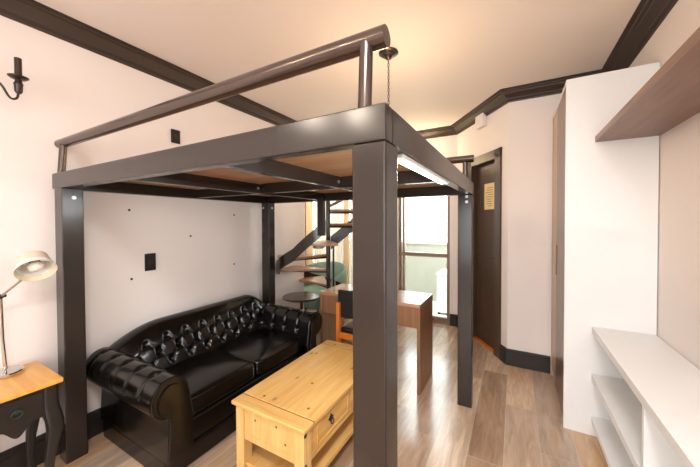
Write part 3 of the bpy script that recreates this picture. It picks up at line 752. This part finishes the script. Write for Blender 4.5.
def cab_leg(x, y, sx, sy):
    # cabriole: knee swells outward, ankle pulls in
    K = [(zt, .0, .030), (.50, .0, .031), (.44, .008, .034), (.38, .014, .032), (.30, .006, .025), (.20, -.004, .019), (.10, -.006, .016), (.03, .0, .018), (0, .006, .020)]
    pts = catmull([Vector((k[1], k[2], k[0])) for k in K], 5); b = B()
    def f(u, v):
        p = pts[int(round(u * (len(pts) - 1)))]; a = 2 * pi * v + pi / 4
        c = lambda t: math.copysign(abs(t) ** .45, t)
        return Vector((x + sx * p.x + p.y * c(cos(a)), y + sy * p.x + p.y * c(sin(a)), max(0, p.z)))
    b.grid(f, len(pts), 20, False, True); capgrid(b); return fixn(b)
for x, sx in ((fx0 + .028, -1), (fx1 - .028, 1)):
    for y, sy in ((fy0 + .028, -1), (fy1 - .028, 1)):
        link('leg', cab_leg(x, y, sx if sx > 0 else 0, sy), M_blackwood, et, 50)

lx, ly = -2.395, .470
la = thing('desk_lamp', (lx, ly, EZ), 'chrome table lamp with cream tilted shade standing on the small black side table', 'lamp')
link('base', B().lathe([(0, 0), (.064, 0), (.069, .004), (.069, .014), (.064, .020), (.028, .024), (.014, .032), (0, .034)], (lx, ly, EZ + .0003), seg=40), M_chrome, la)
jt = Vector((-2.36, .450, 1.062))
link('stem', B().tube([(lx, ly, EZ + .03), (lx + .004, ly - .01, EZ + .2), jt], .008, 14), M_chrome, la)
sc_ = Vector((-2.215, .546, 1.225))            # shade centre (mid-height)
link('joint', B().sphere(jt, .014).cyl(jt - Vector((.012, -.02, 0)), jt + Vector((.012, -.02, 0)), .009), M_iron, la)
ax = (Vector((0, 0, -1)) * .70 + (Vector((0, 0, 1.45)) - sc_).normalized() * .62 + Vector((.12, .07, 0))).normalized()
top = sc_ - ax * .055
arm_end = Vector((-2.245, .50, 1.15))
link('arm', B().tube([jt, jt * .3 + arm_end * .7, arm_end], .007, 12), M_chrome, la)
sh = link('lamp_shade', B().lathe([(.015, -.010), (.045, -.007), (.056, .003), (.060, .022), (.078, .095), (.080, .095)], top, ax, 44), M_shade, la, 40)
link('reflector', B().lathe([(.080, .095), (.0785, .092), (.059, .025), (.052, .007), (.02, .0), (0, .0)], top, ax, 44), M_shadein, sh, 40)
link('socket', B().lathe([(0, .001), (.022, .001), (.022, .035), (0, .036)], top, ax, 20), M_black, sh)
link('bulb', B().lathe([(.010, .030), (.013, .036), (.028, .052), (.031, .066), (.025, .080), (.012, .088), (0, .090)], top, ax, 24), M_bulb, sh)

# ------------------------------------------------------------------ wall fittings on the left wall
def switch(y, z, h, wd, label):
    s = thing('wall_switch', (XL, y, z), label, 'switch')
    link('plate', B().box((XL + .0003, y - wd / 2, z - h / 2), (XL + .010, y + wd / 2, z + h / 2), .004), M_black, s)
    link('rocker', B().box((XL + .010, y - wd * .22, z - .014), (XL + .013, y + wd * .22, z + .014), .002), M_iron, s)
switch(1.258, 1.137, .135, .08, 'black switch plate on the left wall under the loft, above the sofa')
switch(1.470, 2.175, .115, .075, 'black switch plate on the left wall above the loft rail')
for (y, z), wh in (((1.119, 1.542), 'left of the switch, near the front post top'), ((1.594, 1.327), 'in the middle, right of the switch plate'), ((1.128, 1.024), 'just under the black switch plate'), ((2.061, 1.522), 'high up near the back post'), ((2.056, 1.019), 'low down near the back post')):
    single('wall_screw', B().cyl((XL, y, z), (XL + .004, y, z), .0085, 10), M_black, (XL, y, z), 'tiny dark wall screw, ' + wh, 'screw', 'screws in the wall above the sofa')

wsx = -2.385
sn = thing('wall_sconce', (XL, .37, 2.21), 'black wrought iron candle sconce on the left wall at the edge of the picture', 'wall light')
link('backplate', B().lathe([(0, 0), (.05, .0), (.05, .006), (.03, .014), (0, .018)], (XL + .0003, .37, 2.22), (1, 0, 0)), M_iron, sn)
def sconce_arm(s):
    yy = .37 + s * .168
    pts = catmull([Vector((XL + .015, .37, 2.22)), Vector((wsx - .03, .37 + s * .05, 2.235)), Vector((wsx, .37 + s * .10, 2.19)), Vector((wsx, .37 + s * .135, 2.128)), Vector((wsx, .37 + s * .160, 2.132)), Vector((wsx, yy, 2.168))], 8)
    a = link('arm', B().tube(pts, .0055, 10), M_iron, sn)
    link('cup', B().lathe([(0, 2.158), (.010, 2.16), (.016, 2.170), (.018, 2.205), (.020, 2.21), (.014, 2.225), (.014, 2.236), (0, 2.236)], (wsx, yy, 0)), M_iron, a)
    link('drip_pan', B().lathe([(0, 2.236), (.030, 2.239), (.041, 2.248), (.042, 2.251), (.030, 2.245), (0, 2.243)], (wsx, yy, 0)), M_iron, a)
    link('candle_sleeve', B().lathe([(.0, 2.243), (.015, 2.243), (.015, 2.352), (.012, 2.352), (.012, 2.30), (0, 2.30)], (wsx, yy, 0)), M_iron, a)
sconce_arm(1); sconce_arm(-1)

# ------------------------------------------------------------------ hanging light over the loft
hx_, hy_ = -.845, 2.12
hl = thing('pendant_light', (hx_, hy_, ZC), 'dark iron pendant light hanging by a chain from a round ceiling rose above the loft', 'pendant light')
link('ceiling_rose', B().lathe([(0, 0), (.072, 0), (.074, -.008), (.060, -.016), (.052, -.016), (.050, -.026), (.034, -.032), (.028, -.032), (.024, -.046), (.008, -.056), (0, -.058)], (hx_, hy_, ZC - .0003)), M_iron, hl)
chn = B()
zz = ZC - .06; k = 0
while zz > 2.30:
    a = k % 2
    pts = []
    for q in range(12):
        t = 2 * pi * q / 12; o = .0075 * sin(t); h = .015 * cos(t)
        pts.append((hx_ + (o if a else 0), hy_ + (0 if a else o), zz - .013 + h))
    chn.tube(pts, .0022, 6, True); zz -= .0235; k += 1
link('chain', chn, M_iron, hl)
link('stem', B().lathe([(0, zz + .01), (.008, zz), (.014, zz - .03), (.008, 2.12), (.025, 2.08), (.03, 2.05), (.012, 2.02), (0, 2.01)], (hx_, hy_, 0)), M_iron, hl)
M_lit = emit_mat('lit_bulb', (1.0, .78, .48, 1), 30)
for q in range(3):
    a = radians(100 + 120 * q); dx, dy = cos(a), sin(a)
    pts = catmull([Vector((hx_ + dx * .02, hy_ + dy * .02, 2.05)), Vector((hx_ + dx * .08, hy_ + dy * .08, 2.005)), Vector((hx_ + dx * .13, hy_ + dy * .13, 2.02)), Vector((hx_ + dx * .14, hy_ + dy * .14, 2.05))], 6)
    ar = link('arm', B().tube(pts, .005, 8), M_iron, hl)
    ex, ey = hx_ + dx * .14, hy_ + dy * .14
    link('cup', B().lathe([(0, 2.048), (.018, 2.052), (.02, 2.075), (0, 2.078)], (ex, ey, 0)), M_iron, ar)
    link('bulb', B().lathe([(0, 2.079), (.01, 2.08), (.018, 2.10), (.012, 2.13), (0, 2.145)], (ex, ey, 0)), M_lit, ar)
point('pendant_glow', (hx_, hy_, 2.10), 16, (1.0, .74, .44), .06)
# ceiling spots: two behind the photographer matched to beam glows, alcove one added unseen
for i, (x, y) in enumerate(((-2.05, -1.35), (-1.55, -1.55), (-2.7, 3.35))):
    ds = thing('ceiling_spot', (x, y, ZC), ['round ceiling spot behind the camera by the left wall', 'second round ceiling spot behind the camera', 'added unseen ceiling spot brightening the alcove above the stair'][i], 'ceiling light', 'ceiling spots')
    link('ring', B().lathe([(.035, 0), (.05, 0), (.05, -.012), (.035, -.014)], (x, y, ZC - .0003)), M_bolt, ds)
    link('lens', B().lathe([(0, -.004), (.034, -.004)], (x, y, ZC)), M_lit, ds)
    if i < 2:
        sp = bpy.data.lights.new('spot_glow', 'SPOT'); sp.energy = 42; sp.color = (1.0, .86, .70); sp.spot_size = radians(46); sp.spot_blend = .8; sp.shadow_soft_size = .045
        so = bpy.data.objects.new('spot_glow', sp); COL.objects.link(so); so.location = (x, y, ZC - .05)
        tg = Vector(((-.75, .695, 1.45), (-.55, .695, 1.45))[i])
        so.rotation_euler = (tg - so.location).to_track_quat('-Z', 'Y').to_euler()

# paper lantern floor lamp added out of view behind the photographer as fill
gx, gy, gz = .25, -1.25, 1.60
fl = thing('added_floor_lamp', (gx, gy, 0), 'added white paper lantern floor lamp behind the photographer, as fill light', 'lamp')
link('base', B().lathe([(0, 0), (.16, 0), (.16, .015), (.02, .03), (0, .03)], (gx, gy, 0)), M_iron, fl)
link('pole', B().cyl((gx, gy, .03), (gx, gy, gz - .23), .012), M_iron, fl)
link('lantern', B().sphere((gx, gy, gz), .24, (1, 1, 1), 32, 20), emit_mat('added_lantern_paper', (1.0, .95, .90, 1), 1.2), fl)
point('lantern_fill', (gx, gy, gz), 28, (.98, .98, 1.0), .26)
# flush ceiling lamp added out of view above the photographer for overhead fill
fx, fy = .05, -.25
fl = thing('added_ceiling_lamp', (fx, fy, ZC), 'added round white flush ceiling lamp above the photographer, as overhead fill', 'ceiling light')
link('body', B().lathe([(.0, 0), (.25, 0), (.25, -.03), (.24, -.04), (.235, -.04)], (fx, fy, ZC - .0003), seg=40), M_white, fl)
link('diffuser', B().lathe([(.236, -.041), (.15, -.048), (0, -.05)], (fx, fy, ZC), seg=40), emit_mat('added_lamp_diffuser', (1.0, .96, .92, 1), 2.0), fl)
dl = area('flush_fill', (fx, fy, ZC - .056), (0, 0, 0), .45, .45, 46, (.98, .98, 1.0)); dl.data.shape = 'DISK'
# slim light batten under the right-hand loft beam
bt = thing('light_batten', (BX - .03, 1.19, ZB), 'slim white light batten fixed under the right-hand loft beam', 'light fitting')
link('housing', B().box((BX - .050, .86, ZB - .012), (BX - .010, 1.56, ZB - .0005), .003), M_white, bt)
link('diffuser', B().box((BX - .047, .865, ZB - .018), (BX - .013, 1.555, ZB - .0121), .003), emit_mat('batten_diffuser', (.93, 1.0, .97, 1), .6), bt)
bl = area('batten_glow', (BX - .03, 1.21, ZB - .022), (0, radians(40), 0), .03, .66, 14, (.95, 1.0, 1.0))
# uplight added above the balcony door, hidden by the loft, to brighten the ceiling
ux, uz = -1.18, 2.24
ul = thing('added_uplight', (ux, YW, uz), 'added small dark uplight above the balcony door, hidden by the loft', 'wall light')
link('backplate', B().box((ux - .05, YW - .012, uz - .07), (ux + .05, YW - .0005, uz + .07), .004), M_iron, ul)
link('bowl', B().lathe([(0, -.05), (.04, -.045), (.075, -.01), (.085, .03), (.08, .03), (.07, -.005), (0, -.035)], (ux, YW - .10, uz)), M_iron, ul)
link('bulb', B().sphere((ux, YW - .10, uz + .012), .03), M_lit, ul)

point('uplight_fill', (ux, YW - .13, uz + .05), 12, (1.0, .78, .48), .05)
# fill from the added spot over the stair, brightening the alcove
point('alcove_fill', (-2.7, 3.35, ZC - .12), 16, (1.0, .90, .78), .06)

# ------------------------------------------------------------------ right-hand furniture
WX0, WY0, WY1, WZ = .304, 2.512, 3.345, 2.421
wd = thing('wardrobe', ((WX0 + XR) / 2, (WY0 + WY1) / 2, 0), 'tall white wardrobe with brown doors against the right wall', 'wardrobe')
link('side_panel', B().box((WX0, WY0, 0), (XR - .004, WY0 + .025, WZ), .002), M_white, wd)
link('side_panel', B().box((WX0, WY1 - .025, 0), (XR - .004, WY1, WZ - .0005), .002), M_beigelam, wd)
link('top_panel', B().box((WX0 + .001, WY0 + .0255, WZ - .025), (XR - .004, WY1 - .0255, WZ), .002), M_white, wd)
link('plinth', B().box((WX0 + .03, WY0 + .0255, 0), (WX0 + .05, WY1 - .0255, .07), .001), M_wardoor, wd)
link('back_panel', B().box((XR - .012, WY0 + .0255, .0), (XR - .004, WY1 - .0255, WZ - .026), .001), M_white, wd)
dd = link('door', B().box((WX0 + .004, WY0 + .030, .075), (WX0 + .022, 3.03, WZ - .03), .002), M_wardoor, wd)
link('handle', B().box((WX0 - .004, 2.98, 1.0), (WX0 + .0035, 3.0, 1.25), .002), M_alu, dd)
link('door', B().box((WX0 + .004, 3.034, .075), (WX0 + .022, WY1 - .030, WZ - .03), .002), M_beigelam, wd)

SX = .462
hs = thing('wall_shelf', ((SX + XR) / 2, 1.5, 1.971), 'thick brown laminate shelf high on the right wall ending at the wardrobe', 'shelf')
link('board', B().box((SX, .35, 1.971), (XR - .001, WY0 - .001, 2.010), .0015), M_brownlam, hs)
for y in (.8, 2.0): link('bracket', B().box((XR - .05, y - .015, 2.0105), (XR - .001, y + .015, 2.05), .002), M_white, hs)

UX, UY0, UY1 = .455, .20, 2.508
lu = thing('shelf_unit', ((UX + XR) / 2, (UY0 + UY1) / 2, 0), 'long low white open shelf unit along the right wall', 'shelf unit')
link('top_panel', B().box((UX, UY0, .700), (XR - .004, UY1, .741), .002), M_white, lu)
link('shelf', B().box((UX, UY0 + .026, .385), (XR - .013, UY1, .425), .002), M_white, lu)
link('bottom_shelf', B().box((UX, UY0 + .026, .097), (XR - .013, UY1, .134), .002), M_white, lu)
link('side_panel', B().box((UX, UY0, 0), (XR - .004, UY0 + .0255, .6995), .002), M_white, lu)
link('divider', B().box((UX + .002, 1.60, .4255), (XR - .013, 1.622, .6995), .0015), M_white, lu)
link('divider', B().box((UX + .002, .85, .4255), (XR - .013, .872, .6995), .0015), M_white, lu)
link('back_panel', B().box((XR - .0125, UY0 + .026, .0), (XR - .004, UY1, .6995), .001), M_white, lu)
link('plinth', B().box((UX + .04, UY0 + .026, .0), (UX + .055, UY1, .0965), .001), M_white, lu)
single('cable', B().tube(catmull([Vector((.50, 1.93, .139)), Vector((.53, 1.97, .139)), Vector((.55, 1.94, .139)), Vector((.53, 1.91, .139)), Vector((.58, 1.88, .139)), Vector((.66, 1.93, .139))], 8), .004, 8), M_black, (.55, 1.93, .135), 'small dark cable end lying on the bottom shelf of the low white unit', 'cable')
